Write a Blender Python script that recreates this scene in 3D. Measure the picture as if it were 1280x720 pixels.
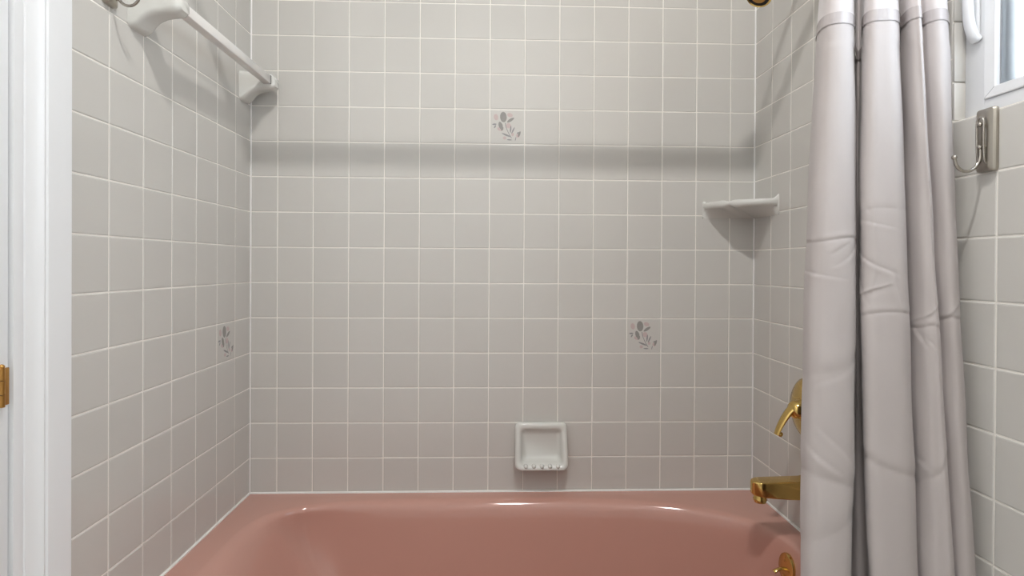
import bpy, bmesh, math, random
from mathutils import Matrix, Vector, noise
from math import pi, sin, cos, radians as R

# ------------------------------------------------------------------ reset
for o in list(bpy.data.objects):
    bpy.data.objects.remove(o)
S = bpy.context.scene
COL = S.collection
random.seed(7)

P = 0.108                      # tile pitch
W = 14.485 * P                 # alcove width between the two end walls
ZT = 0.40                      # height of the tub rim
CEIL = 3.00
YF = -2.20                     # wall behind the camera

# ------------------------------------------------------------------ camera
cam_d = bpy.data.cameras.new('camera')
cam = bpy.data.objects.new('camera', cam_d)
COL.objects.link(cam)
yaw, pitch, roll = 0.0348, -0.0053, 0.0058
fw = Vector((sin(yaw) * cos(pitch), cos(yaw) * cos(pitch), sin(pitch)))
rt = Vector((cos(yaw), -sin(yaw), 0))
up = rt.cross(fw)
rt, up = cos(roll) * rt + sin(roll) * up, -sin(roll) * rt + cos(roll) * up
m = Matrix((rt, up, -fw)).transposed().to_4x4()
m.translation = Vector((6.8457 * P, -16.3499 * P, 6.5208 * P + ZT))
cam.matrix_world = m
cam_d.sensor_width = 36
cam_d.lens = 710.711 / 1280 * 36
cam_d.shift_y = -24.49 / 1280
cam_d.clip_start = 0.02
S.camera = cam

# ------------------------------------------------------------------ world, exposure
w = bpy.data.worlds.new('world')
S.world = w
w.use_nodes = True
w.node_tree.nodes['Background'].inputs[0].default_value = (0.86, 0.935, 1.0, 1)
w.node_tree.nodes['Background'].inputs[1].default_value = 7.5
por_d = bpy.data.lights.new('window_daylight', 'AREA')     # guides the sky light through the window opening
por_d.shape = 'RECTANGLE'
por_d.size, por_d.size_y = 0.74, 0.76
por_d.cycles.is_portal = True
por = bpy.data.objects.new('window_daylight', por_d)
COL.objects.link(por)
por.location = (W + 0.125, -1.135, 1.743)
por.rotation_euler = (0, R(90), 0)
S.view_settings.view_transform = 'Standard'
S.view_settings.look = 'None'
S.view_settings.gamma = 1
S.view_settings.exposure = 0.0

LAMP = (0.90, -1.50, CEIL)     # ceiling fixture
BULB_POWER = 1450.0             # emission strength of each bulb

# ------------------------------------------------------------------ materials
def srgb(r, g, b):
    f = lambda c: (c / 255 / 12.92) if c / 255 <= 0.04045 else ((c / 255 + 0.055) / 1.055) ** 2.4
    return (f(r), f(g), f(b), 1)

def mat(name, col, rough=0.5, metal=0.0, noise=0.0, nscale=8.0, bump=0.0, bscale=40.0, rand=0.0,
        coat=0.0, trans=0.0, ior=1.45, sheen=0.0, emit=0.0, stretch=(1, 1, 1), spec=0.5):
    mt = bpy.data.materials.new(name)
    mt.use_nodes = True
    nt = mt.node_tree
    b = nt.nodes['Principled BSDF']
    b.inputs['Base Color'].default_value = col
    b.inputs['Roughness'].default_value = rough
    b.inputs['Metallic'].default_value = metal
    b.inputs['Coat Weight'].default_value = coat
    b.inputs['Coat Roughness'].default_value = 0.03
    b.inputs['Transmission Weight'].default_value = trans
    b.inputs['IOR'].default_value = ior
    b.inputs['Sheen Weight'].default_value = sheen
    b.inputs['Specular IOR Level'].default_value = spec
    if emit:
        b.inputs['Emission Color'].default_value = col
        b.inputs['Emission Strength'].default_value = emit
    tc = nt.nodes.new('ShaderNodeTexCoord')
    mp = nt.nodes.new('ShaderNodeMapping')
    mp.inputs['Scale'].default_value = stretch
    nt.links.new(tc.outputs['Object'], mp.inputs['Vector'])
    src = None
    if noise or rand:
        hsv = nt.nodes.new('ShaderNodeHueSaturation')
        hsv.inputs['Color'].default_value = col
        val = None
        if noise:
            nz = nt.nodes.new('ShaderNodeTexNoise')
            nz.inputs['Scale'].default_value = nscale
            nz.inputs['Detail'].default_value = 4
            nt.links.new(mp.outputs[0], nz.inputs['Vector'])
            mr = nt.nodes.new('ShaderNodeMapRange')
            mr.inputs[3].default_value = 1 - noise
            mr.inputs[4].default_value = 1 + noise
            nt.links.new(nz.outputs[0], mr.inputs[0])
            val = mr.outputs[0]
        if rand:
            oi = nt.nodes.new('ShaderNodeObjectInfo')
            mr2 = nt.nodes.new('ShaderNodeMapRange')
            mr2.inputs[3].default_value = 1 - rand
            mr2.inputs[4].default_value = 1 + rand
            nt.links.new(oi.outputs['Random'], mr2.inputs[0])
            if val is None:
                val = mr2.outputs[0]
            else:
                mu = nt.nodes.new('ShaderNodeMath')
                mu.operation = 'MULTIPLY'
                nt.links.new(val, mu.inputs[0])
                nt.links.new(mr2.outputs[0], mu.inputs[1])
                val = mu.outputs[0]
        nt.links.new(val, hsv.inputs['Value'])
        nt.links.new(hsv.outputs[0], b.inputs['Base Color'])
    if bump:
        bz = nt.nodes.new('ShaderNodeTexNoise')
        bz.inputs['Scale'].default_value = bscale
        bz.inputs['Detail'].default_value = 3
        nt.links.new(mp.outputs[0], bz.inputs['Vector'])
        bp = nt.nodes.new('ShaderNodeBump')
        bp.inputs['Strength'].default_value = bump
        bp.inputs['Distance'].default_value = 0.002
        nt.links.new(bz.outputs[0], bp.inputs['Height'])
        nt.links.new(bp.outputs[0], b.inputs['Normal'])
    return mt

M = {}
M['tile'] = mat('tile_glaze', srgb(205, 202, 197), 0.11, noise=0.012, nscale=14, bump=0.05, bscale=18, rand=0.018)
M['grout'] = mat('grout', srgb(240, 236, 229), 0.85, noise=0.03, nscale=30, bump=0.15, bscale=300)
M['caulk'] = mat('caulk', srgb(250, 249, 247), 0.45, noise=0.02)
M['paint'] = mat('wall_paint', srgb(242, 242, 240), 0.6, noise=0.01, bump=0.05, bscale=200)
M['ceiling'] = mat('ceiling_paint', srgb(244, 244, 243), 0.8, noise=0.01, bump=0.05, bscale=160)
M['trim'] = mat('trim_paint', srgb(238, 239, 241), 0.35, noise=0.008, bump=0.06, bscale=14, stretch=(6, 6, 0.5))
M['floor'] = mat('floor_tile', srgb(228, 224, 218), 0.35, noise=0.05, rand=0.02)
M['tub'] = mat('tub_enamel', srgb(197, 150, 137), 0.09, noise=0.012, nscale=3, bump=0.02, bscale=10, coat=0.3)
M['ceramic'] = mat('white_ceramic', srgb(216, 215, 210), 0.12, noise=0.008, bump=0.02, bscale=20, coat=0.4)
M['acrylic'] = mat('milky_acrylic', srgb(236, 233, 230), 0.2, noise=0.02, nscale=10, trans=0.0)
M['dark'] = mat('gap_shade_and_dark_ring', srgb(40, 36, 34), 0.7, noise=0.05)  # painted shade of the rail's socket gap, and the shower head's dark ring
M['curtain'] = mat('curtain_cloth', srgb(181, 173, 171), 0.62, noise=0.02, nscale=26, bump=0.12, bscale=900, sheen=0.15, spec=0.3)
M['sheer'] = mat('curtain_header', srgb(194, 186, 185), 0.55, noise=0.03, nscale=18, bump=0.12, bscale=700, sheen=0.35)
M['ribbon'] = mat('satin_ribbon', srgb(176, 168, 167), 0.22, noise=0.22, nscale=90, bump=0.3, bscale=120, stretch=(1, 1, 0.15))
M['brass'] = mat('polished_brass', srgb(216, 184, 112), 0.12, 1.0, noise=0.04, bump=0.04, bscale=60)
M['brass_old'] = mat('worn_brass', srgb(196, 148, 84), 0.3, 1.0, noise=0.15, nscale=60, bump=0.2, bscale=120)
M['nickel'] = mat('brushed_nickel', srgb(176, 170, 160), 0.3, 1.0, noise=0.03, nscale=50, bump=0.03)
M['wire'] = mat('nickel_wire', srgb(168, 162, 154), 0.18, 1.0, noise=0.02)
M['steel'] = mat('chrome', srgb(214, 210, 204), 0.1, 1.0, noise=0.01)
M['vinyl'] = mat('white_vinyl', srgb(224, 225, 228), 0.3, noise=0.008, bump=0.02)
M['gasket'] = mat('grey_gasket', srgb(150, 152, 156), 0.6, noise=0.05)
M['sash'] = mat('grey_sash', srgb(128, 124, 122), 0.5, noise=0.12, nscale=300, bump=0.3, bscale=400)
M['glass'] = mat('obscured_glass', (0.95, 0.97, 0.98, 1), 0.18, noise=0.01, bump=0.5, bscale=220, trans=1.0)
M['acrylic'].node_tree.nodes['Principled BSDF'].inputs['Subsurface Weight'].default_value = 0.7
M['acrylic'].node_tree.nodes['Principled BSDF'].inputs['Subsurface Radius'].default_value = (0.03, 0.028, 0.026)
# patterned glass: lets light through, scatters part of it
nt = M['glass'].node_tree
nt.nodes['Principled BSDF'].inputs['Transmission Weight'].default_value = 0.0
nt.nodes['Principled BSDF'].inputs['Base Color'].default_value = (0.8, 0.82, 0.85, 1)
tr_ = nt.nodes.new('ShaderNodeBsdfTransparent')
tr_.inputs[0].default_value = (0.9, 0.93, 0.95, 1)
tl_ = nt.nodes.new('ShaderNodeBsdfTranslucent')
tl_.inputs[0].default_value = (0.85, 0.88, 0.9, 1)
gl_ = nt.nodes.new('ShaderNodeBsdfGlossy')
gl_.inputs['Roughness'].default_value = 0.12
mx1, mx2 = nt.nodes.new('ShaderNodeMixShader'), nt.nodes.new('ShaderNodeMixShader')
mx1.inputs[0].default_value = 0.35
mx2.inputs[0].default_value = 0.08
nt.links.new(tr_.outputs[0], mx1.inputs[1])
nt.links.new(tl_.outputs[0], mx1.inputs[2])
nt.links.new(mx1.outputs[0], mx2.inputs[1])
nt.links.new(gl_.outputs[0], mx2.inputs[2])
nt.links.new(mx2.outputs[0], nt.nodes['Material Output'].inputs['Surface'])
M['leaf'] = mat('print_grey', srgb(150, 147, 143), 0.15, noise=0.12, nscale=70)
M['petal'] = mat('print_pink', srgb(199, 180, 178), 0.15, noise=0.05, nscale=60)
M['stem'] = mat('print_stem', srgb(148, 146, 147), 0.15, noise=0.06, nscale=60)
M['bulb'] = mat('lamp_bulb', (1.0, 0.985, 0.96, 1), 0.4, noise=0.0, emit=BULB_POWER)
M['wood'] = mat('vanity_white', srgb(232, 230, 226), 0.4, noise=0.01)

# ------------------------------------------------------------------ helpers
def link(name, me, m_=None, parent=None):
    o = bpy.data.objects.new(name, me)
    COL.objects.link(o)
    if m_ is not None:
        for q in (m_ if isinstance(m_, (list, tuple)) else [m_]):
            me.materials.append(q)
    if parent is not None:
        o.parent = parent
    return o

def bm_obj(name, bm, m_, parent=None, smooth=True, angle=40, norm=True):
    me = bpy.data.meshes.new(name)
    if norm:
        bmesh.ops.recalc_face_normals(bm, faces=bm.faces)
    if smooth:
        for f in bm.faces:
            f.smooth = True
        for e in bm.edges:
            if len(e.link_faces) == 2 and e.calc_face_angle(0) > R(angle):
                e.smooth = False
    bm.to_mesh(me)
    bm.free()
    return link(name, me, m_, parent)

def empty(name, loc, label, cat, group=None):
    o = bpy.data.objects.new(name, None)
    o.empty_display_size = 0.05
    COL.objects.link(o)
    o.location = loc
    tag(o, label, cat, group)
    return o

def tag(o, label, cat, group=None):
    o['label'] = label
    o['category'] = cat
    if group:
        o['group'] = group
    return o

def struct(o):
    o['kind'] = 'structure'
    return o

def box(bm, x0, x1, y0, y1, z0, z1, bev=0.0, seg=2):
    v = [bm.verts.new((x, y, z)) for x in (x0, x1) for y in (y0, y1) for z in (z0, z1)]
    fs = [(0, 1, 3, 2), (4, 6, 7, 5), (0, 4, 5, 1), (2, 3, 7, 6), (0, 2, 6, 4), (1, 5, 7, 3)]
    faces = [bm.faces.new([v[i] for i in f]) for f in fs]
    if bev:
        es = list({e for f in faces for e in f.edges})
        bmesh.ops.bevel(bm, geom=es, offset=bev, segments=seg, profile=0.5, affect='EDGES')

def box_obj(name, dims, m_, parent=None, bev=0.0, seg=2):
    bm = bmesh.new()
    box(bm, *dims, bev=bev, seg=seg)
    return bm_obj(name, bm, m_, parent)

def tube(bm, pts, rad, seg=14, cap=True, flat=None):
    """sweep a circle (radius per point) along pts; flat=(sx, sy) squashes it"""
    pts = [Vector(p) for p in pts]
    n = len(pts)
    rads = rad if isinstance(rad, (list, tuple)) else [rad] * n
    rings = []
    ref = None
    for i, p in enumerate(pts):
        t = (pts[min(i + 1, n - 1)] - pts[max(i - 1, 0)]).normalized()
        if ref is None:
            a = Vector((0, 0, 1)) if abs(t.z) < 0.9 else Vector((0, 1, 0))
            ref = (a - t * a.dot(t)).normalized()
        else:
            ref = (ref - t * ref.dot(t)).normalized()
        b_ = t.cross(ref)
        sx, sy = flat if flat else (1, 1)
        rings.append([bm.verts.new(p + (ref * cos(k * 2 * pi / seg) * sx + b_ * sin(k * 2 * pi / seg) * sy) * rads[i]) for k in range(seg)])
    for r0, r1 in zip(rings, rings[1:]):
        for k in range(seg):
            bm.faces.new((r0[k], r0[(k + 1) % seg], r1[(k + 1) % seg], r1[k]))
    if cap:
        bm.faces.new(rings[0][::-1])
        bm.faces.new(rings[-1])

def ball(bm, c, r, u=14, v=10, scale=(1, 1, 1)):
    mt_ = Matrix.Translation(c) @ Matrix.Diagonal((scale[0], scale[1], scale[2], 1))
    bmesh.ops.create_uvsphere(bm, u_segments=u, v_segments=v, radius=r, matrix=mt_)

def lathe(bm, prof, origin, axis, seg=32):
    """prof: list of (distance along axis, radius)"""
    ax = Vector(axis).normalized()
    a = Vector((0, 0, 1)) if abs(ax.z) < 0.9 else Vector((0, 1, 0))
    u = (a - ax * a.dot(ax)).normalized()
    v = ax.cross(u)
    o = Vector(origin)
    rings = []
    for d, r in prof:
        if r < 1e-6:
            rings.append([bm.verts.new(o + ax * d)])
        else:
            rings.append([bm.verts.new(o + ax * d + (u * cos(k * 2 * pi / seg) + v * sin(k * 2 * pi / seg)) * r) for k in range(seg)])
    for r0, r1 in zip(rings, rings[1:]):
        for k in range(seg):
            k2 = (k + 1) % seg
            if len(r0) == 1 and len(r1) > 1:
                bm.faces.new((r0[0], r1[k], r1[k2]))
            elif len(r1) == 1 and len(r0) > 1:
                bm.faces.new((r0[k], r0[k2], r1[0]))
            elif len(r0) > 1:
                bm.faces.new((r0[k], r0[k2], r1[k2], r1[k]))

def spline(ctrl, n):
    """Catmull-Rom samples through the control points (Vectors or tuples)"""
    c = [Vector(q) for q in ctrl]
    c = [2 * c[0] - c[1]] + c + [2 * c[-1] - c[-2]]
    out = []
    segs = len(c) - 3
    for i in range(n):
        t = i / (n - 1) * segs
        k = min(int(t), segs - 1)
        t -= k
        p0, p1, p2, p3 = c[k:k + 4]
        out.append(0.5 * ((2 * p1) + (p2 - p0) * t + (2 * p0 - 5 * p1 + 4 * p2 - p3) * t * t + (3 * p1 - p0 - 3 * p2 + p3) * t ** 3))
    return out

# ------------------------------------------------------------------ room shell
G = 0.0010                     # grout sits this far behind the tile face
fl = struct(box_obj('floor', (-0.1, W + 0.1, YF - 0.1, 0.1, -0.1, 0.0), M['floor']))
struct(box_obj('ceiling', (-0.1, W + 0.1, YF - 0.1, 0.1, CEIL, CEIL + 0.1), M['ceiling']))
wall_back = struct(box_obj('wall_back', (-0.1, W + 0.1, G, 0.1, 0, CEIL), M['grout']))
struct(box_obj('wall_front', (-0.1, W + 0.1, YF - 0.1, YF, 0, CEIL), M['paint']))

Y_CAS = -0.763                 # edge of the door casing on the left wall
D0, D1, DH = -0.8775, -1.6575, 2.03   # door leaf span along y, height
bm = bmesh.new()
box(bm, -0.1, -G, -0.80, G, 0, CEIL)
wall_left = struct(bm_obj('wall_left', bm, M['grout']))
bm = bmesh.new()
box(bm, -0.1, 0, D1 - 0.03, -0.80, DH + 0.03, CEIL)
box(bm, -0.1, 0, YF, D1 - 0.03, 0, CEIL)
struct(bm_obj('wall_left_plaster', bm, M['paint']))

WY0, WY1, WZ0, WZ1 = -0.770, -1.50, 1.366, 2.12     # window opening in the right wall
bm = bmesh.new()
box(bm, W + G, W + 0.12, WY0 + 0.0, G, 0, CEIL)
box(bm, W + G, W + 0.12, WY1, WY0, 0, WZ0)
box(bm, W + G, W + 0.12, WY1, WY0, WZ1, CEIL)
box(bm, W + G, W + 0.12, YF, WY1, 0, CEIL)
wall_right = struct(bm_obj('wall_right', bm, M['grout']))

# ------------------------------------------------------------------ tiles
T = P - 0.0027                 # tile face size
def tile_mesh(name, sx=1.0, sz=1.0):
    """cushion edged tile facing -Y, centred on its cell; sx, sz = share of a whole cell"""
    me = bpy.data.meshes.new(name)
    hx, hz = (P * sx - 0.0027) / 2, (P * sz - 0.0027) / 2
    vs, fs = [], []
    for d, ins in ((0.0040, 0), (0.0011, 0), (0.0004, 0.0007), (0.0, 0.0022)):
        for a, b in ((-1, -1), (1, -1), (1, 1), (-1, 1)):
            vs.append((a * (hx - ins), d, b * (hz - ins)))
    for r in range(3):
        for k in range(4):
            a, b = r * 4 + k, r * 4 + (k + 1) % 4
            fs.append((a, b, b + 4, a + 4))
    fs.append((12, 13, 14, 15))
    me.from_pydata(vs, [], fs)
    me.materials.append(M['tile'])
    return me

CACHE = {}
def tile_of(sx, sz):
    k = (round(sx, 3), round(sz, 3))
    if k not in CACHE:
        CACHE[k] = tile_mesh('tile', *k)
    return CACHE[k]

def place_tile(parent, wall, u0, u1, z0, z1, name='tile'):
    sx, sz = (u1 - u0) / P, (z1 - z0) / P
    if sx < 0.05 or sz < 0.05:
        return None
    o = bpy.data.objects.new(name, tile_of(sx, sz))
    COL.objects.link(o)
    o.parent = parent
    u, z = (u0 + u1) / 2, (z0 + z1) / 2
    tx, tz = random.gauss(0, 0.0016), random.gauss(0, 0.0016)
    dz = random.gauss(0, 0.00012)
    if wall == 'back':
        o.location = (u, dz, z)
        o.rotation_euler = (tx, 0, tz)
    elif wall == 'left':
        o.location = (-dz, -u, z)
        o.rotation_euler = (tx, 0, pi / 2 + tz)
    else:
        o.location = (W + dz, -u, z)
        o.rotation_euler = (tx, 0, -pi / 2 + tz)
    return o

def stuff_tiles(name, parent, wall, cells):
    """far or out-of-view tiles of a wall joined into one part"""
    vs, fs = [], []
    for u0, u1, z0, z1 in cells:
        if u1 - u0 < 0.006 or z1 - z0 < 0.006:
            continue
        me = tile_of((u1 - u0) / P, (z1 - z0) / P)
        b0 = len(vs)
        u, z = (u0 + u1) / 2, (z0 + z1) / 2
        for v in me.vertices:
            a, d, h = v.co
            vs.append({'back': (u + a, d, z + h), 'left': (-d, -(u) + a, z + h), 'right': (W + d, -u - a, z + h)}[wall])
        for p in me.polygons:
            fs.append([b0 + i for i in p.vertices])
    me = bpy.data.meshes.new(name)
    me.from_pydata(vs, [], fs)
    o = link(name, me, M['tile'], parent)
    o['kind'] = 'stuff'
    return o

zrow = lambda k: ZT + k * P
ROWS = 17
decor = {}
# back wall
xs = [0.0] + [(0.757 + i) * P for i in range(14)] + [W]
for c in range(15):
    for k in range(ROWS):
        z0 = zrow(k) + (0.004 if k == 0 else 0)
        name = 'floral_tile' if (c, k) in ((7, 10), (11, 4)) else 'tile'
        o = place_tile(wall_back, 'back', xs[c], xs[c + 1], z0, zrow(k + 1), name)
        if name == 'floral_tile':
            decor[(c, k)] = o
stuff_tiles('upper_tiles', wall_back, 'back', [(xs[c], xs[c + 1], zrow(k), min(zrow(k + 1), CEIL)) for c in range(15) for k in range(ROWS, 25)])
# left wall (u runs from the corner towards the camera)
ul = [0.0] + [(0.9398 + i) * P for i in range(6)] + [-Y_CAS + 0.006]
ul = [0.0] + [(0.9398 + i) * P for i in range(7) if (0.9398 + i) * P < 0.76] + [-Y_CAS + 0.004]
for c in range(len(ul) - 1):
    for k in range(ROWS):
        z0 = zrow(k) + (0.004 if k == 0 else 0)
        name = 'floral_tile' if (c, k) == (1, 4) else 'tile'
        o = place_tile(wall_left, 'left', ul[c], ul[c + 1], z0, zrow(k + 1), name)
        if name == 'floral_tile':
            decor['left'] = o
stuff_tiles('upper_tiles', wall_left, 'left', [(ul[c], ul[c + 1], zrow(k), min(zrow(k + 1), CEIL)) for c in range(len(ul) - 1) for k in range(ROWS, 25)])
# right wall
ur = [0.0] + [(0.9868 + i) * P for i in range(19)] + [-YF]
rest = []
for c in range(20):
    u0, u1 = ur[c], ur[c + 1]
    for k in range(-4, 25):
        z0, z1 = zrow(k), zrow(k + 1)
        if k == -4:
            z0 = 0.004
        if k < 0 and u0 < 0.76:
            if u1 < 0.775:
                continue
            u0 = 0.765
        else:
            u0 = ur[c]
        if k == 0 and u0 < 0.70:
            z0 += 0.004
        z1 = min(z1, CEIL)
        pieces = [(u0, u1, z0, z1)]
        if u1 > -WY0 and u0 < -WY1 and z1 > WZ0 and z0 < WZ1:      # around the window opening
            pieces = []
            if u0 < -WY0:
                pieces.append((u0, -WY0, z0, z1))
            if u1 > -WY1:
                pieces.append((-WY1, u1, z0, z1))
            if z0 < WZ0:
                pieces.append((max(u0, -WY0), min(u1, -WY1), z0, WZ0))
            if z1 > WZ1:
                pieces.append((max(u0, -WY0), min(u1, -WY1), WZ1, z1))
        for q in pieces:
            if c < 12 and k < ROWS:
                place_tile(wall_right, 'right', *q)
            else:
                rest.append(q)
stuff_tiles('upper_tiles', wall_right, 'right', rest)
# narrow bullnose tiles lining the window reveal (face the camera side)
zz = [WZ0 + 0.002, 1.437, 1.545, 1.653, 1.761, 1.869, 1.977, 2.085, WZ1]
for a, b in zip(zz, zz[1:]):
    bm = bmesh.new()
    box(bm, W + 0.0005, W + 0.0225, WY0 - 0.004, WY0 + 0.002, a + 0.001, b - 0.001, bev=0.002, seg=2)
    bm_obj('edge_tile', bm, M['tile'], wall_right)

# printed flower sprays on three tiles
def ell(bm, cx, cy, rx, ry, ang, lay, mi, n=18, tip=0.0):
    """ellipse in tile coordinates (units of the crop: 427 x 420 per tile), pointed if tip"""
    sc = T / 427
    vs = []
    a = R(ang)
    for k in range(n):
        t = 2 * pi * k / n
        ex, ey = rx * cos(t), ry * sin(t)
        if tip:
            ey *= (1 - tip * abs(cos(t)) ** 3)
        x = cx + ex * cos(a) - ey * sin(a)
        y = cy + ex * sin(a) + ey * cos(a)
        vs.append(bm.verts.new(((x - 358) * sc, -0.00012 - lay * 0.00005, (350 - y) * sc)))
    f = bm.faces.new(vs)
    f.material_index = mi

def flower_print(parent):
    bm = bmesh.new()
    G_, K_, S_ = 0, 1, 2
    for i, e in enumerate([
        (215, 230, 28, 40, -10, K_, 0), (390, 203, 36, 26, 20, K_, 0), (270, 378, 40, 24, 10, K_, 0),
        (372, 335, 30, 34, 0, K_, 0), (325, 490, 22, 20, 0, K_, 0), (425, 445, 17, 22, 0, K_, 0), (492, 458, 24, 26, 0, K_, 0),
        (308, 228, 42, 66, -4, G_, 0), (398, 265, 54, 18, -33, G_, 0.4), (274, 335, 26, 50, -18, G_, 0.2),
        (293, 375, 15, 26, 20, G_, 0), (508, 440, 14, 38, 20, G_, 0.2), (400, 380, 9, 46, 5, S_, 0.2),
        (430, 395, 9, 46, 25, S_, 0.2), (345, 453, 62, 11, 22, S_, 0.4), (386, 513, 33, 7, 2, S_, 0.3),
        (463, 500, 5, 26, 12, S_, 0), (195, 320, 28, 10, -5, S_, 0.3), (203, 350, 9, 22, 30, S_, 0.3), (490, 425, 16, 7, -40, S_, 0),
    ]):
        ell(bm, e[0], e[1], e[2], e[3], e[4], i * 0.12, e[5], 18, e[6])
    st = spline([(332, 300, 0), (342, 355, 0), (375, 430, 0), (412, 492, 0)], 14)
    sc = T / 427
    prev = None
    for q in st:
        a = bm.verts.new(((q.x - 4.5 - 358) * sc, -0.00026, (350 - q.y) * sc))
        b = bm.verts.new(((q.x + 4.5 - 358) * sc, -0.00026, (350 - q.y) * sc))
        if prev:
            f = bm.faces.new((prev[0], prev[1], b, a))
            f.material_index = S_
        prev = (a, b)
    o = bm_obj('flower_print', bm, [M['leaf'], M['petal'], M['stem']], parent, smooth=False, norm=False)
    o['label'] = 'grey leaf and pale pink flower spray printed on tile'
for o in decor.values():
    o['label'] = 'tile printed with a grey and pink flower spray'
    flower_print(o)

# white caulk lines
def strip(name, dims, m_):
    o = box_obj(name, dims, m_, None, bev=0.0012, seg=2)
    return struct(o)
strip('trim_1', (0.0005, W - 0.0005, -0.004, 0.0006, ZT - 0.002, ZT + 0.0045), M['caulk'])
strip('trim_2', (-0.0006, 0.004, -0.762, -0.004, ZT - 0.002, ZT + 0.0045), M['caulk'])
strip('trim_3', (W - 0.004, W + 0.0006, -0.755, -0.004, ZT - 0.002, ZT + 0.0045), M['caulk'])
strip('trim_4', (-0.0006, 0.0034, -0.0034, 0.0006, ZT + 0.004, CEIL - 0.001), M['caulk'])
strip('trim_5', (W - 0.0034, W + 0.0006, -0.0034, 0.0006, ZT + 0.004, CEIL - 0.001), M['caulk'])

# ------------------------------------------------------------------ door casing and door in the left wall
prof = [(-0.763, 0.0), (-0.763, 0.0165), (-0.767, 0.0200), (-0.775, 0.0205), (-0.818, 0.0200), (-0.8205, 0.0175), (-0.8235, 0.0195),
        (-0.8275, 0.0210), (-0.8315, 0.0192), (-0.835, 0.0165), (-0.845, 0.0140), (-0.8545, 0.0128), (-0.8562, 0.0102), (-0.858, 0.0124), (-0.860, 0.0130), (-0.8768, 0.0130), (-0.8768, 0.0)]
def casing(z0, z1, mirror=None):
    bm = bmesh.new()
    r = [[], []]
    for i, z in enumerate((z0, z1)):
        for y, x in prof:
            yy = y if mirror is None else mirror - y
            r[i].append(bm.verts.new((x, yy, z)))
    for k in range(len(prof) - 1):
        bm.faces.new((r[0][k], r[0][k + 1], r[1][k + 1], r[1][k]))
    bm.faces.new(r[0]); bm.faces.new(r[1])
    return bm
struct(bm_obj('trim_6', casing(0, DH + 0.11), M['trim'], angle=25))
struct(bm_obj('trim_7', casing(0, DH + 0.11, D0 + D1), M['trim'], angle=25))
box_ = box_obj('trim_8', (0, 0.018, D1 + 0.002, D0 - 0.002, DH + 0.004, DH + 0.11), M['trim'], bev=0.003)
struct(box_)
bm = bmesh.new()
box(bm, -0.1, -0.002, D0 + 0.0005, -0.80, 0, DH + 0.03)
box(bm, -0.1, -0.002, D1 - 0.03, D1 - 0.0005, 0, DH + 0.03)
box(bm, -0.1, -0.002, D1, D0, DH + 0.004, DH + 0.03)
struct(bm_obj('door_frame', bm, M['trim']))
door = struct(box_obj('door_1', (-0.034, 0.0085, D1 + 0.003, D0 - 0.0030, 0.012, DH), M['trim'], bev=0.0015))
for zc in (0.918, 1.80, 0.22):
    hg = empty('hinge', (0, 0, 0), '', '')
    del hg['label'], hg['category']
    hg.parent = door
    bm = bmesh.new()
    box(bm, 0.0080, 0.0108, -0.8930, -0.8812, zc - 0.028, zc + 0.028, bev=0.0006)
    bm_obj('leaf', bm, M['brass_old'], hg)
    bm = bmesh.new()
    for a, b in ((-0.029, -0.011), (-0.010, 0.010), (0.011, 0.029)):
        tube(bm, [(0.0125, -0.8970, zc + a), (0.0125, -0.8970, zc + b)], 0.0042, 14)
    bm_obj('knuckle', bm, M['brass_old'], hg)
    bm = bmesh.new()
    ball(bm, (0.0125, -0.8970, zc + 0.031), 0.0040)
    bm_obj('pin', bm, M['brass_old'], hg)
hg = None
bm = bmesh.new()
lathe(bm, [(0, 0.03), (0.006, 0.03), (0.010, 0.012), (0.03, 0.011), (0.036, 0.022), (0.05, 0.027), (0.062, 0.02), (0.066, 0)], (0.0085, D1 + 0.07, 0.95), (1, 0, 0))
bm_obj('door_knob', bm, M['brass'], door)

# ------------------------------------------------------------------ window in the right wall
X1 = W + 0.021
FY0, FZ0 = -0.0435, 0.0275       # width of the outer frame members
bm = bmesh.new()
box(bm, X1, W + 0.10, WY0 - 0.0025, WY0 + FY0, WZ0, WZ1, 0.001)
box(bm, X1, W + 0.10, WY1, WY1 - FY0, WZ0, WZ1, 0.001)
box(bm, X1 + 0.0002, W + 0.10, WY1 - FY0, WY0 + FY0, WZ0, WZ0 + FZ0, 0.001)
box(bm, X1 + 0.0002, W + 0.10, WY1 - FY0, WY0 + FY0, WZ1 - FZ0, WZ1, 0.001)
win = struct(bm_obj('window_1', bm, M['vinyl']))
# sash with a mitred glazing bead
Y2, Z2 = WY0 + FY0 - 0.0008, WZ0 + FZ0 + 0.0008
Y3, Z3 = WY1 - FY0 + 0.0008, WZ1 - FZ0 - 0.0008
def frame_ring(steps, x_list):
    """rectangular ring profile: steps = inset list, x_list = depth list"""
    bm = bmesh.new()
    rings = []
    for ins, x in zip(steps, x_list):
        rings.append([bm.verts.new((x, a, b)) for a, b in ((Y2 - ins, Z2 + ins), (Y3 + ins, Z2 + ins), (Y3 + ins, Z3 - ins), (Y2 - ins, Z3 - ins))])
    for r0, r1 in zip(rings, rings[1:]):
        for k in range(4):
            bm.faces.new((r0[k], r0[(k + 1) % 4], r1[(k + 1) % 4], r1[k]))
    return bm
bm_obj('glazing_bead', frame_ring([0, 0, 0.0015, 0.0175, 0.0190, 0.0190, 0.0], [X1 + 0.035, X1 - 0.001, X1 - 0.0028, X1 + 0.0005, X1 + 0.003, X1 + 0.035, X1 + 0.035]), M['vinyl'], win, angle=20)
bm = bmesh.new()
for k, (ya, za, sy, sz) in enumerate(((Y2, Z2, -1, 1), (Y3, Z2, 1, 1), (Y3, Z3, 1, -1), (Y2, Z3, -1, -1))):
    tube(bm, [(X1 - 0.0026, ya + sy * 0.0015, za + sz * 0.0015), (X1 + 0.0006, ya + sy * 0.0175, za + sz * 0.0175)], 0.0005, 6)
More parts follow.
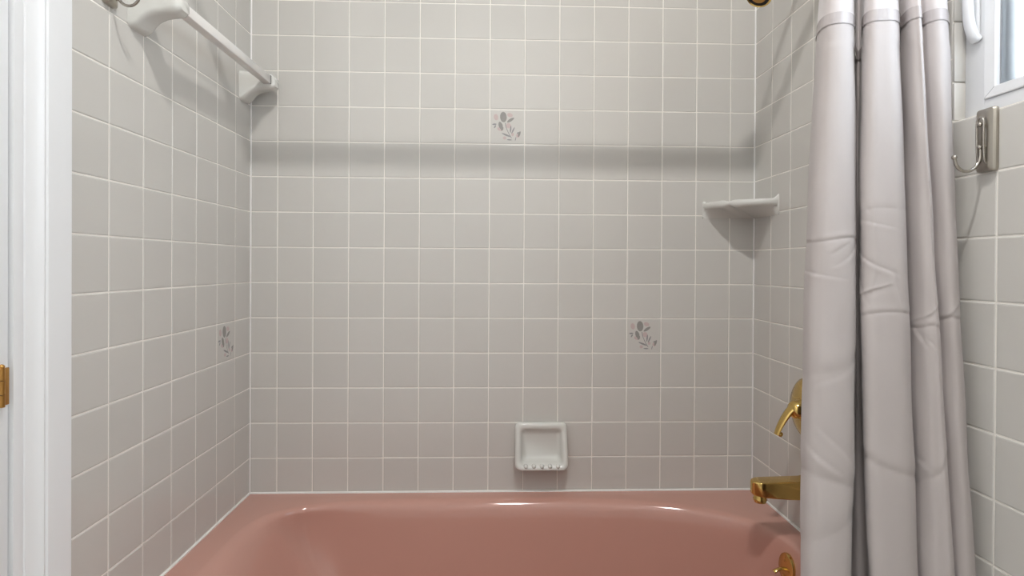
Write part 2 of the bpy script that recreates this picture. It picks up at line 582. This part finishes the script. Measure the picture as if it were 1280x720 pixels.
o = bm_obj('mitre_joint', bm, M['gasket'], win)
o['kind'] = 'stuff'
bm_obj('seal', frame_ring([0.0190, 0.0208, 0.0208], [X1 + 0.0085, X1 + 0.0085, X1 + 0.012]), M['gasket'], win)
bm = bmesh.new()
box(bm, X1 + 0.010, X1 + 0.014, Y3 + 0.0185, Y2 - 0.0185, Z2 + 0.0185, Z3 - 0.0185)
bm_obj('glass_pane', bm, M['glass'], win)
# sash stile and blind edge standing behind the pane
for ya, yb in ((-0.851, -0.815), (-0.8595, -0.8535)):
    box_obj('sash_stile', (X1 + 0.019, X1 + 0.032, ya, yb, Z2 - 0.006, Z3 + 0.006), M['sash'], win, bev=0.001)
# latch on the stile: base plate and thick looped lever
LY = WY0 - 0.0245
bm = bmesh.new()
box(bm, X1 - 0.006, X1 + 0.001, LY - 0.011, LY + 0.009, 1.500, 1.655, bev=0.004, seg=3)
hb = bm_obj('latch', bm, M['vinyl'], win)
bm = bmesh.new()
hp = spline([(X1 - 0.004, LY, 1.650), (X1 - 0.012, LY, 1.640), (X1 - 0.0155, LY, 1.60), (X1 - 0.0145, LY - 0.001, 1.545), (X1 - 0.012, LY - 0.003, 1.522), (X1 - 0.008, LY - 0.005, 1.508), (X1 - 0.003, LY - 0.006, 1.501)], 28)
tube(bm, hp, 0.0090, 14, flat=(0.7, 1.15))
ball(bm, (X1 - 0.004, LY - 0.0055, 1.503), 0.0085, 14, 10, scale=(0.8, 1.15, 0.6))
bm_obj('latch_lever', bm, M['vinyl'], hb)

# ------------------------------------------------------------------ bathtub
NS = 120
def outline(th, ins_l, ins_r, ins_b, ins_f, nl=4.4):
    """superellipse outline of the basin, left half squarer; inset per side"""
    cxp, cyp = 0.80, -0.385
    c, s = cos(th), sin(th)
    ax = (0.705 - ins_r) if c >= 0 else (0.715 - ins_l)
    ay = (0.325 - ins_b) if s >= 0 else (0.315 - ins_f)
    n = 2.7 if c >= 0 else nl
    r = (abs(c / ax) ** n + abs(s / ay) ** n) ** (-1 / n)
    return cxp + c * r, cyp + s * r
def warp(k):
    return 2 * pi * k / NS
bm = bmesh.new()
rings = []
TX0, TX1, TY0, TY1 = 0.0015, W - 0.0015, -0.762, -0.0015
def rect_pt(x, y):
    cxp, cyp = 0.80, -0.385
    dx, dy = x - cxp, y - cyp
    t = min((TX1 - cxp) / dx if dx > 1e-9 else 1e9, (TX0 - cxp) / dx if dx < -1e-9 else 1e9,
            (TY1 - cyp) / dy if dy > 1e-9 else 1e9, (TY0 - cyp) / dy if dy < -1e-9 else 1e9)
    return cxp + dx * t, cyp + dy * t
ths = [2 * pi * k / NS for k in range(NS)]
# put samples exactly on the rectangle corners
for cx_, cy_ in ((TX0, TY0), (TX0, TY1), (TX1, TY0), (TX1, TY1)):
    a = math.atan2(cy_ + 0.385, cx_ - 0.80) % (2 * pi)
    j = min(range(NS), key=lambda i: abs(ths[i] - a))
    ths[j] = a
ext = [rect_pt(*outline(t, 0, 0, 0, 0)) for t in ths]
rings.append([bm.verts.new((x, y, ZT - 0.03)) for x, y in ext])
rings.append([bm.verts.new((x, y, ZT)) for x, y in ext])
def lerp(a, b, t):
    return a + (b - a) * t
ro = [outline(t, -0.016, -0.016, -0.014, -0.014) for t in ths]
rings.append([bm.verts.new((lerp(e[0], q[0], 0.5), lerp(e[1], q[1], 0.5), ZT + 0.0005)) for e, q in zip(ext, ro)])
prof_t = [(-0.016, 0.0), (-0.008, -0.0008), (0.0, -0.0035), (0.007, -0.009), (0.0125, -0.017), (0.017, -0.028), (0.0215, -0.045), (0.03, -0.085), (0.042, -0.14), (0.058, -0.20), (0.074, -0.255), (0.095, -0.295), (0.13, -0.325), (0.18, -0.340), (0.24, -0.345)]
for ins, dz in prof_t:
    dp = -dz
    il = ins * 1.6 + dp * 0.32 if ins > 0 else ins
    ir = ins * 0.35 + dp * 0.04 if ins > 0 else ins
    rings.append([bm.verts.new((*outline(t, il, ir, ins, ins, 4.4 + min(9, dp * 80)), ZT + dz)) for t in ths])
for r0, r1 in zip(rings, rings[1:]):
    for k in range(NS):
        bm.faces.new((r0[k], r0[(k + 1) % NS], r1[(k + 1) % NS], r1[k]))
bm.faces.new(rings[-1])
tub = bm_obj('bathtub', bm, M['tub'], None, angle=50)
tag(tub, 'dusty pink enamel bathtub set between the tiled walls', 'bathtub')
bm = bmesh.new()
box(bm, TX0 + 0.001, TX1 - 0.001, -0.756, -0.745, 0.001, ZT - 0.012, bev=0.004)
bm_obj('apron', bm, M['tub'], tub)
bm = bmesh.new()
lathe(bm, [(0, 0.026), (0.004, 0.026), (0.006, 0.02), (0.004, 0.014), (0.003, 0)], (1.20, -0.385, ZT - 0.346), (0, 0, 1), 24)
bm_obj('drain', bm, M['brass'], tub)

# overflow plate with its trip lever on the drain end of the tub
bm = bmesh.new()
lathe(bm, [(-0.008, 0.034), (0.002, 0.0365), (0.006, 0.035), (0.0085, 0.029), (0.0095, 0.012), (0.0098, 0)], (0, 0, 0), (-1, 0, 0.10), 36)
ov = bm_obj('overflow_plate', bm, M['brass'], tub)
ov.location = (1.4935, -0.352, 0.340)
ov['label'] = 'round brass overflow plate with trip lever'
for zz_ in (0.021, -0.021):
    bm = bmesh.new()
    ball(bm, (-0.0085 + 0.1 * zz_ , 0.0, zz_ + 0.001), 0.0045, scale=(0.6, 1, 1))
    bm_obj('screw', bm, M['brass_old'], ov)
bm = bmesh.new()
tube(bm, spline([(-0.006, 0, -0.003), (-0.016, 0, -0.001), (-0.028, 0.0, -0.004), (-0.036, 0.0, -0.009)], 10), [0.006, 0.0055, 0.005, 0.005, 0.0048, 0.0047, 0.0047, 0.005, 0.0055, 0.0055], 12, flat=(0.7, 1.3))
bm_obj('lever', bm, M['brass'], ov)

# ------------------------------------------------------------------ tub spout, mixer handle, shower head
FY = -0.33
sp = empty('tub_spout', (W, FY, 0.5345), 'brass tub spout with squared body below the mixer handle', 'faucet')
def rrect(w_, h_, r_, n=5):
    pts = []
    for cx_, cy_, a0 in ((w_ / 2 - r_, h_ / 2 - r_, 0), (-w_ / 2 + r_, h_ / 2 - r_, 90), (-w_ / 2 + r_, -h_ / 2 + r_, 180), (w_ / 2 - r_, -h_ / 2 + r_, 270)):
        for k in range(n + 1):
            a = R(a0 + 90 * k / n)
            pts.append((cx_ + r_ * cos(a), cy_ + r_ * sin(a)))
    return pts
bm = bmesh.new()
rings = []
# (distance from wall, width in y, height, radius, z offset)
for d, wd, ht, r_, zo in ((0.0, 0.066, 0.066, 0.02, 0.0), (0.006, 0.066, 0.066, 0.02, 0.0), (0.012, 0.058, 0.056, 0.014, 0.001), (0.022, 0.052, 0.048, 0.007, 0.001),
                          (0.05, 0.050, 0.046, 0.004, 0.0005), (0.10, 0.049, 0.042, 0.004, 0.0015), (0.130, 0.048, 0.0385, 0.004, 0.0025), (0.1385, 0.046, 0.037, 0.004, 0.003),
                          (0.150, 0.030, 0.0355, 0.0035, 0.0035), (0.1545, 0.019, 0.033, 0.003, 0.0035), (0.1565, 0.012, 0.028, 0.003, 0.0035)):
    rings.append([bm.verts.new((-d, a, b + zo)) for a, b in rrect(wd, ht, r_)])
for r0, r1 in zip(rings, rings[1:]):
    n = len(r0)
    for k in range(n):
        bm.faces.new((r0[k], r0[(k + 1) % n], r1[(k + 1) % n], r1[k]))
bm.faces.new(rings[0]); bm.faces.new(rings[-1])
bm_obj('body', bm, M['brass'], sp, angle=32)
bm = bmesh.new()
lathe(bm, [(0, 0.0135), (0.018, 0.0155), (0.020, 0.0165), (0.025, 0.0165), (0.026, 0.0145), (0.030, 0.0145), (0.031, 0.011), (0.022, 0.010), (0.022, 0)], (-0.1335, 0, -0.0045), (0, 0, -1), 28)
bm_obj('aerator', bm, M['brass'], sp)

hd = empty('mixer_handle', (W, FY, 0.737), 'brass round mixer plate with drooping lever, half behind the curtain', 'faucet')
bm = bmesh.new()
lathe(bm, [(0, 0.080), (0.004, 0.082), (0.012, 0.080), (0.020, 0.070), (0.026, 0.050), (0.030, 0.032), (0.030, 0)], (0, 0, 0), (-1, 0, 0), 56)
bm_obj('escutcheon', bm, M['brass'], hd)
bm = bmesh.new()
lathe(bm, [(0.025, 0.030), (0.034, 0.027), (0.042, 0.024), (0.050, 0.022), (0.056, 0.016), (0.058, 0)], (0, 0, 0), (-1, 0, 0), 36)
bm_obj('hub', bm, M['brass'], hd)
bm = bmesh.new()
lp = spline([(-0.026, 0, 0.012), (-0.043, 0, 0.010), (-0.060, 0, -0.006), (-0.074, 0, -0.026), (-0.085, 0, -0.047), (-0.092, 0, -0.064)], 18)
tube(bm, lp, [0.0165 + 0.002 * sin(pi * min(1, i / 6)) - 0.0075 * i / 17 for i in range(18)], 16, flat=(0.55, 1.15))
ball(bm, (-0.0815, 0.0, -0.0635), 0.0065)
bm_obj('lever', bm, M['brass'], hd)

sh = empty('wall_shower', (W, FY, 1.9115), 'brass shower head hanging from the right end wall', 'shower head')
bm = bmesh.new()
lathe(bm, [(0, 0.032), (0.004, 0.032), (0.012, 0.018), (0.014, 0.011)], (0, 0, 0), (-1, 0, 0), 28)
bm_obj('flange', bm, M['brass'], sh)
bm = bmesh.new()
tube(bm, spline([(0, 0, 0), (-0.05, 0, 0.004), (-0.09, 0, -0.018), (-0.118, 0, -0.060)], 16), 0.0105, 14)
bm_obj('shower_arm', bm, M['brass'], sh)
ax = Vector((-0.50, -0.25, -0.85)).normalized()
bm = bmesh.new()
lathe(bm, [(-0.01, 0.012), (0.0, 0.016), (0.012, 0.016), (0.020, 0.012), (0.026, 0.016), (0.050, 0.028), (0.066, 0.032), (0.078, 0.032), (0.081, 0.030), (0.079, 0.027)], Vector((-0.118, 0, -0.060)), ax, 36)
bell = bm_obj('shower_head', bm, M['brass'], sh)
bm = bmesh.new()
lathe(bm, [(0.070, 0.0285), (0.0785, 0.0275), (0.079, 0.018)], Vector((-0.118, 0, -0.060)), ax, 36)
bm_obj('spray_ring', bm, M['dark'], bell)
bm = bmesh.new()
lathe(bm, [(0.072, 0.0185), (0.080, 0.018), (0.082, 0.010), (0.081, 0)], Vector((-0.118, 0, -0.060)), ax, 28)
bm_obj('spray_face', bm, M['brass_old'], bell)

# ------------------------------------------------------------------ soap dish
sd = empty('soap_dish', (0.8935, 0, 0.549), 'white ceramic soap dish on the back wall above the tub rim', 'soap dish')
bm = bmesh.new()
SW, SH = 0.160, 0.136
def dish_ring(ins, dep, r_, nseg=7):
    pts = []
    ww, hh = SW - 2 * ins, SH - 2 * ins
    for a, b in rrect(ww, hh, max(0.004, r_ - ins * 0.5), nseg):
        f = min(1, max(0, 0.5 - b / SH))       # 0 at the top, 1 at the bottom
        wide = 1 + 0.028 * f                   # flares a little towards the lip
        pts.append((a * wide, -dep(f), b))
    return pts
lip = lambda f: 0.017 + 0.040 * f ** 1.5
stack = [(0.0, lambda f: 0.0, 0.012), (-0.0005, lambda f: lip(f) * 0.45, 0.014), (0.0, lambda f: lip(f) * 0.75, 0.016), (0.003, lambda f: lip(f) * 0.94, 0.018), (0.0085, lambda f: lip(f), 0.02),
         (0.014, lambda f: lip(f) * 0.96, 0.02), (0.0175, lambda f: lip(f) * 0.82 + 0.001, 0.022), (0.0205, lambda f: lip(f) * 0.50 + 0.002, 0.024), (0.0235, lambda f: 0.006 + lip(f) * 0.14, 0.026), (0.030, lambda f: 0.0055, 0.026)]
rings = [[bm.verts.new(q) for q in dish_ring(*s_)] for s_ in stack]
for r0, r1 in zip(rings, rings[1:]):
    n = len(r0)
    for k in range(n):
        bm.faces.new((r0[k], r0[(k + 1) % n], r1[(k + 1) % n], r1[k]))
bm.faces.new(rings[-1])
bm.faces.new(rings[0])
bm_obj('tray', bm, M['ceramic'], sd, angle=60)
for i in range(5):
    bm = bmesh.new()
    ball(bm, (-0.049 + i * 0.0245, -0.0462, -0.0547), 0.0078, 14, 10, scale=(0.9, 1.4, 0.85))
    bm_obj('ridge', bm, M['ceramic'], sd)

# ------------------------------------------------------------------ corner shelf
cs = empty('corner_shelf', (W, 0, 1.256), 'white ceramic corner shelf where back and right walls meet', 'shelf')
bm = bmesh.new()
LA, LB, NC = 0.166, 0.156, 61
def front(s, ins=0.0):
    n = 1.62
    a = s * pi / 2
    c, d = max(cos(a), 0) ** (2 / n), max(sin(a), 0) ** (2 / n)
    return -(LA - ins) * c, -(LB - ins) * d
def lpath(s, ins=0.0):
    if s < 0.5:
        return -(LA - ins) * (1 - 2 * s), 0.0
    return 0.0, -(LB - ins) * (2 * s - 1)
def shelf_ring(fn, ins, zf):
    out = []
    for i in range(NC):
        s = i / (NC - 1)
        x, y = fn(s, ins)
        out.append(bm.verts.new((min(x, -0.0003), min(y, -0.0003), zf(s))))
    return out
horn = lambda s: 0.013 * (math.exp(-(s / 0.055) ** 2) * 0.45 + math.exp(-((1 - s) / 0.06) ** 2))
notch = lambda s: 0.0045 * math.exp(-((s - 0.44) / 0.035) ** 2) - 0.002 * math.exp(-((s - 0.36) / 0.05) ** 2) - 0.002 * math.exp(-((s - 0.52) / 0.05) ** 2)
edge = lambda s: max(0.0, 1 - min(s, 1 - s) / 0.035)        # 1 at the wall ends
rr = [shelf_ring(lpath, 0.0, lambda s: 0.0),
      shelf_ring(lambda s, i: tuple(0.55 * a + 0.45 * b for a, b in zip(front(s, i), lpath(s, i))), 0.004, lambda s: 0.014 * (1 - edge(s))),
      shelf_ring(lambda s, i: front(s, 0.010 * (1 - edge(s))), 0.010, lambda s: 0.0265 * (1 - edge(s)) + 0.004 * edge(s) + notch(s)),
      shelf_ring(lambda s, i: front(s, 0.004 * (1 - edge(s))), 0.004, lambda s: 0.0275 * (1 - edge(s)) + 0.006 * edge(s) + notch(s)),
      shelf_ring(front, 0.0, lambda s: 0.033 + notch(s) * 0.5),
      shelf_ring(front, 0.0, lambda s: 0.043 + horn(s) - notch(s) * 0.6),
      shelf_ring(front, 0.003, lambda s: 0.0465 + horn(s) - notch(s) * 0.7),
      shelf_ring(front, 0.010, lambda s: 0.0465 + horn(s) * 0.9 - notch(s) * 0.7),
      shelf_ring(front, 0.016, lambda s: 0.040 + horn(s) * 0.4),
      shelf_ring(front, 0.030, lambda s: 0.038),
      shelf_ring(lpath, 0.030, lambda s: 0.038)]
for r0, r1 in zip(rr, rr[1:]):
    for k in range(NC - 1):
        bm.faces.new((r0[k], r0[k + 1], r1[k + 1], r1[k]))
for e_ in (0, -1):
    bm.faces.new([r[e_] for r in rr])
bmesh.ops.remove_doubles(bm, verts=bm.verts, dist=0.00005)
bm_obj('shelf', bm, M['ceramic'], cs, angle=50)

# ------------------------------------------------------------------ towel bar on the left wall
BX, BZ = 0.077, 1.644
tb = empty('towel_bar', (0, -0.30, BZ), 'milky white square towel bar between ceramic brackets, left wall', 'towel rail')
def bracket(yc):
    """ceramic post: tall foot on the wall, arm sweeping out to the bar, hollow underside"""
    bm = bmesh.new()
    top = [(0.0, 0.026), (0.012, 0.0255), (0.04, 0.024), (0.07, 0.022), (0.088, 0.019), (0.097, 0.010), (0.0985, 0.0)]
    bot = [(0.0, -0.060), (0.010, -0.058), (0.017, -0.052), (0.024, -0.043), (0.034, -0.0345), (0.05, -0.0285), (0.07, -0.0255), (0.088, -0.0235), (0.097, -0.017)]
    # cross sections along X : (x, z_bottom, z_top, half width)
    def interp(tab, x):
        for (x0, z0), (x1, z1) in zip(tab, tab[1:]):
            if x <= x1 + 1e-9:
                return z0 + (z1 - z0) * (x - x0) / (x1 - x0)
        return tab[-1][1]
    rings = []
    for x in (0.0, 0.004, 0.009, 0.013, 0.017, 0.021, 0.026, 0.032, 0.04, 0.05, 0.06, 0.07, 0.08, 0.088, 0.093, 0.0965, 0.0982):
        zb, zt = interp(bot, x), interp(top, x)
        hw = 0.033 - 0.0105 * min(1, x / 0.06)
        if x > 0.085:
            hw -= (x - 0.085) ** 2 * 45
        if x < 0.003:
            hw += 0.0
        h = zt - zb
        rings.append([bm.verts.new((x, a, (zt + zb) / 2 + b)) for a, b in rrect(2 * hw, h, min(0.012, h * 0.3), 6)])
    for r0, r1 in zip(rings, rings[1:]):
        n = len(r0)
        for k in range(n):
            bm.faces.new((r0[k], r0[(k + 1) % n], r1[(k + 1) % n], r1[k]))
    bm.faces.new(rings[0]); bm.faces.new(rings[-1])
    o = bm_obj('bracket', bm, M['ceramic'], tb, angle=50)
    o.location = (0, yc, 0)
    return o
YA, YB = -0.555 + 0.30, -0.050 + 0.30
bracket(YA); bracket(YB)
bm = bmesh.new()
box(bm, BX - 0.0115, BX + 0.0115, YA + 0.010, YB - 0.018, -0.0115, 0.0115, bev=0.002)
bm_obj('rail', bm, M['acrylic'], tb)
bm = bmesh.new()
box(bm, BX + 0.009, BX + 0.0122, YB - 0.0248, YB - 0.0222, -0.0115, 0.0122, bev=0.0004)  # dark strip laid on the rail for the shadow in the socket gap
bm_obj('socket_gap_shade', bm, M['dark'], tb)

# ------------------------------------------------------------------ robe hooks
def make_hook(name, loc, rz, label):
    """plate on a wall facing local -Y ... arms reach out along local +N (here -Y)"""
    t = empty(name, loc, label, 'hook', 'brushed nickel robe hooks on the side walls')
    t.rotation_euler = (0, 0, rz)
    bm = bmesh.new()
    rings = []
    for d, ins in ((0, 0), (0.005, 0), (0.0085, 0.002), (0.0105, 0.0065), (0.0115, 0.010)):
        rings.append([bm.verts.new((a, -d, b)) for a, b in rrect(0.036 - 2 * ins, 0.106 - 2 * ins * 0.6, 0.005)])
    for r0, r1 in zip(rings, rings[1:]):
        n = len(r0)
        for k in range(n):
            bm.faces.new((r0[k], r0[(k + 1) % n], r1[(k + 1) % n], r1[k]))
    bm.faces.new(rings[-1]); bm.faces.new(rings[0])
    bm_obj('plate', bm, M['nickel'], t, angle=25)
    bm = bmesh.new()
    hp_ = [(-0.0065, -0.010, -0.040), (-0.0065, -0.0145, -0.033), (-0.0065, -0.016, 0.0), (-0.0065, -0.016, 0.027), (-0.0045, -0.016, 0.0345), (0.0, -0.016, 0.037), (0.0045, -0.016, 0.0345), (0.0065, -0.016, 0.027), (0.0065, -0.016, 0.0), (0.0065, -0.0145, -0.033), (0.0065, -0.010, -0.040)]
    tube(bm, spline(hp_, 50), 0.0017, 10)
    bm_obj('wire_loop', bm, M['wire'], t)
    for z_ in (0.026, -0.012):
        bm = bmesh.new()
        ball(bm, (0, -0.0165, z_), 0.0042)
        tube(bm, [(0, -0.009, z_), (0, -0.0165, z_)], 0.0022, 10)
        bm_obj('stud', bm, M['wire'], t)
    bm = bmesh.new()
    jp = spline([(0, -0.0155, -0.012), (0, -0.0160, -0.030), (0, -0.022, -0.043), (0, -0.033, -0.0515), (0, -0.046, -0.0515), (0, -0.056, -0.043), (0, -0.0595, -0.031)], 30)
    tube(bm, jp, 0.0027, 10)
    ball(bm, (0, -0.0600, -0.0295), 0.0042)
    bm_obj('hook_arm', bm, M['wire'], t)
    return t
make_hook('robe_hook', (W, -0.8475, 1.317), -pi / 2, 'brushed nickel wire hook below the window, right of the curtain')
make_hook('robe_hook', (0, -0.646, 1.651), pi / 2, 'brushed nickel wire hook at the top left, beside the towel bar')

# ------------------------------------------------------------------ shower curtain and rod
CX, CY, CZ = m.translation
def xat(px, y):
    """world X of a fold edge measured in the photograph, at depth y"""
    return CX + ((px - 640) / 710.7 + 0.0348) / (1 - 0.0348 * (px - 640) / 710.7) * (y - CY)
# edge positions (three heights: top, middle, low) and set-back behind the front line of the folds
FOLDS = [((1034, 1024, 1020), .125), ((1024, 1014, 1011), .095), ((1018, 1006, 1003), .060), ((1023, 1012, 1010), .026), ((1033, 1026, 1022), .008), ((1046, 1044, 1040), .0), ((1058, 1061, 1057), .001), ((1064, 1068.5, 1065), .010),
         ((1066, 1070.5, 1067.5), .028), ((1065, 1068, 1064), .062), ((1066.5, 1067, 1066), .118), ((1070, 1071, 1074), .142), ((1075, 1077, 1086), .122), ((1075.5, 1076, 1088), .066), ((1075, 1075, 1088), .026), ((1079, 1079, 1093), .004), ((1088, 1092, 1105), -.008),
         ((1101, 1110, 1122), -.012), ((1113, 1126, 1140), -.013), ((1120, 1133, 1149), -.006), ((1122, 1135.5, 1151.5), .008), ((1121, 1133, 1149), .018), ((1120, 1133, 1149), .024), ((1126, 1141, 1157), .007), ((1134, 1154, 1172), -.013), ((1142, 1164, 1186), -.021),
         ((1147, 1169, 1193), -.024), ((1149, 1171.5, 1196.5), -.018), ((1148.5, 1170, 1195), -.004), ((1150, 1170, 1195), .004), ((1156, 1177, 1201), -.006), ((1166, 1186, 1210), -.015), ((1175, 1193, 1217), -.018), ((1181, 1198, 1222), -.012), ((1181.5, 1198.5, 1222), .006), ((1180, 1196, 1219), .040)]
Z3L = (1.54, 1.07, 0.60)
yfront = lambda z: -0.772 - 0.082 * (1.54 - z)
def quad(v, z):
    a, b, c = Z3L
    return v[0] * (z - b) * (z - c) / ((a - b) * (a - c)) + v[1] * (z - a) * (z - c) / ((b - a) * (b - c)) + v[2] * (z - a) * (z - b) / ((c - a) * (c - b))
NU = 300
def plan(z):
    zz_ = min(max(z, 0.45), 1.75)
    pts = []
    for px3, off in FOLDS:
        y = yfront(z) + off * min(1.25, max(0.74, 0.74 + 0.50 * (z - 0.40)))
        x = xat(quad(px3, zz_), y)
        y = min(y, -0.772 + max(0.0, z - 0.43) * 0.4)      # hangs outside the tub rim
        pts.append((min(x, W - 0.007), y, 0))
    return spline(pts, NU)
def creases(u, z):
    """sharp packing creases and soft sags pressed into the cloth"""
    d = 0.0
    fold = u * 4
    for f0, f1, z0, amp, tilt, wd in ((0.03, 0.26, 1.152, .0017, 0.03, .003), (0.38, 0.60, 1.026, .0015, 0.02, .003), (0.61, 0.78, 1.004, .0018, 0.02, .003), (0.80, 0.97, 1.018, .0016, 0.02, .003),
                                      (0.03, 0.26, 0.745, .0024, -0.14, .011), (0.38, 0.60, 0.768, .0020, -0.18, .007), (0.63, 0.78, 0.762, .0024, 0.26, .007), (0.03, 0.26, 0.93, .0012, 0.24, .010), (0.40, 0.58, 1.205, .0007, 0.03, .004), (0.63, 0.78, 1.24, .0007, -0.05, .004), (0.03, 0.26, 0.66, .0018, 0.30, .014)):
        if f0 < u < f1:
            t = (u - f0) / (f1 - f0)
            zc = z0 + tilt * (t - 0.5) * 0.25 + 0.0025 * sin(t * 9 + z0 * 40)
            q = (z - zc) / wd
            if abs(q) < 12:
                d += amp * (math.exp(-abs(q)) - 0.5 * math.exp(-((q - 2.0) / 2.0) ** 2)) * sin(pi * t) ** 0.4
    # short slanting pinches around the packing creases: (u, z) to (u, z), depth
    for ua, za, ub, zb, am in ((0.405, 1.130, 0.50, 1.095, .0016), (0.50, 1.095, 0.515, 1.045, .0018), (0.402, 1.055, 0.485, 1.075, -.0020), (0.405, 1.085, 0.44, 1.045, .0015), (0.47, 1.10, 0.46, 1.06, .0014),
                               (0.64, 1.010, 0.755, 1.040, -.0016), (0.66, 1.000, 0.69, 0.972, .0018), (0.69, 0.985, 0.76, 0.955, .0010), (0.87, 1.022, 0.945, 1.045, -.0018), (0.15, 1.110, 0.225, 1.150, .0014), (0.05, 1.10, 0.16, 1.085, .0008),
                               (0.17, 1.145, 0.14, 1.128, .0014), (0.10, 0.90, 0.225, 0.945, .0012), (0.41, 1.19, 0.52, 1.17, .0007), (0.41, 1.235, 0.45, 1.20, .0009), (0.09, 0.80, 0.16, 0.76, .0020), (0.12, 0.83, 0.20, 0.77, .0016), (0.63, 0.79, 0.70, 0.765, .0014)):
        K = 0.53
        vx, vz = (ub - ua) * K, zb - za
        L = math.hypot(vx, vz)
        px_, pz_ = (u - ua) * K, z - za
        t = (px_ * vx + pz_ * vz) / (L * L)
        if -0.2 < t < 1.2:
            s_ = (px_ * vz - pz_ * vx) / L
            if abs(s_) < 0.02:
                fade = max(0.0, 1 - (2 * t - 1) ** 2 / 1.9) ** 0.7
                d += am * fade * (math.exp(-abs(s_) / 0.0028) - 0.5 * math.exp(-((s_ - 0.005) / 0.005) ** 2))
    d += 0.0009 * sin(u * 31 + z * 9) * sin(z * 13 + u * 7) + 0.0004 * sin(z * 31 + u * 55)
    return d
def cloth(name, z0, z1, nz, m_, parent, push=0.0, hem=None):
    bm = bmesh.new()
    rows = []
    if isinstance(nz, int):
        nz = [z0 + (z1 - z0) * j / nz for j in range(nz + 1)]
    for z in nz:
        pl = plan(z)
        row = []
        for i, q in enumerate(pl):
            a, b = pl[max(i - 1, 0)], pl[min(i + 1, NU - 1)]
            t = (b - a).normalized()
            nrm = Vector((t.y, -t.x, 0))            # outwards, towards the room
            d = creases(i / (NU - 1), z) if z < 1.5 else 0.0
            p = q + nrm * (push - d)
            row.append(bm.verts.new((min(p.x, W - 0.004), p.y, z)))
        rows.append(row)
    for r0, r1 in zip(rows, rows[1:]):
        for k in range(NU - 1):
            bm.faces.new((r0[k], r0[k + 1], r1[k + 1], r1[k]))
    return bm_obj(name, bm, m_, parent, angle=70)
cu = empty('shower_curtain', (1.42, -0.84, 0.2), 'dusty lilac grey fabric shower curtain bunched at the right end', 'curtain')
def local(o):
    o.matrix_parent_inverse = Matrix.Translation(-Vector(cu.location))
    return o
ZR = 1.541
zs = [0.16 + 0.0075 * i for i in range(67)] + [0.66 + 0.004 * i for i in range(75)] + [0.96 + 0.0018 * i for i in range(140)] + [1.212 + (ZR - 1.212) * i / 55 for i in range(56)]
local(cloth('curtain_panel', 0.16, ZR, zs, M['curtain'], cu))
local(cloth('ribbon_band', ZR - 0.002, ZR + 0.019, 5, M['ribbon'], cu, push=0.0012))
local(cloth('header_panel', ZR + 0.017, 2.115, 28, M['sheer'], cu))
ROD_Y, ROD_Z = -0.735, 2.165
rod = empty('curtain_rod', (W / 2, ROD_Y, ROD_Z), 'straight chrome shower rod spanning wall to wall above the tub', 'rod')
bm = bmesh.new()
tube(bm, [(-W / 2 + 0.002, 0, 0), (W / 2 - 0.002, 0, 0)], 0.0135, 20)
bm_obj('tube', bm, M['steel'], rod)
for sgn in (-1, 1):
    bm = bmesh.new()
    lathe(bm, [(0, 0.032), (0.006, 0.032), (0.014, 0.022), (0.022, 0.0165), (0.022, 0.012)], (sgn * (W / 2 - 0.0005), 0, 0), (-sgn, 0, 0), 28)
    bm_obj('flange', bm, M['steel'], rod)

# ------------------------------------------------------------------ lamps (behind and above the camera)
lamp = empty('ceiling_lamp', LAMP, 'three light ceiling lamp above the bathroom floor', 'lamp')
bm = bmesh.new()
lathe(bm, [(0, 0.13), (0.012, 0.13), (0.022, 0.115), (0.024, 0)], (0, 0, 0), (0, 0, -1), 40)
bm_obj('canopy', bm, M['steel'], lamp)
for i in (-1, 0, 1):
    bm = bmesh.new()
    lathe(bm, [(0.02, 0.018), (0.05, 0.018), (0.052, 0)], (i * 0.052, 0, 0), (0, 0, -1), 20)
    bm_obj('socket', bm, M['ceramic'], lamp)
    bm = bmesh.new()
    lathe(bm, [(0.052, 0.016), (0.075, 0.025), (0.082, 0.025), (0.0815, 0.0245), (0.080, 0.0242)], (i * 0.052, 0, 0), (0, 0, -1), 28)
    sh_ = bm_obj('shade', bm, M['ceramic'], lamp)
    bm = bmesh.new()
    lathe(bm, [(0.0810, 0.0240), (0.0822, 0.018), (0.0826, 0)], (i * 0.052, 0, 0), (0, 0, -1), 24)
    bm_obj('lens', bm, M['bulb'], sh_)
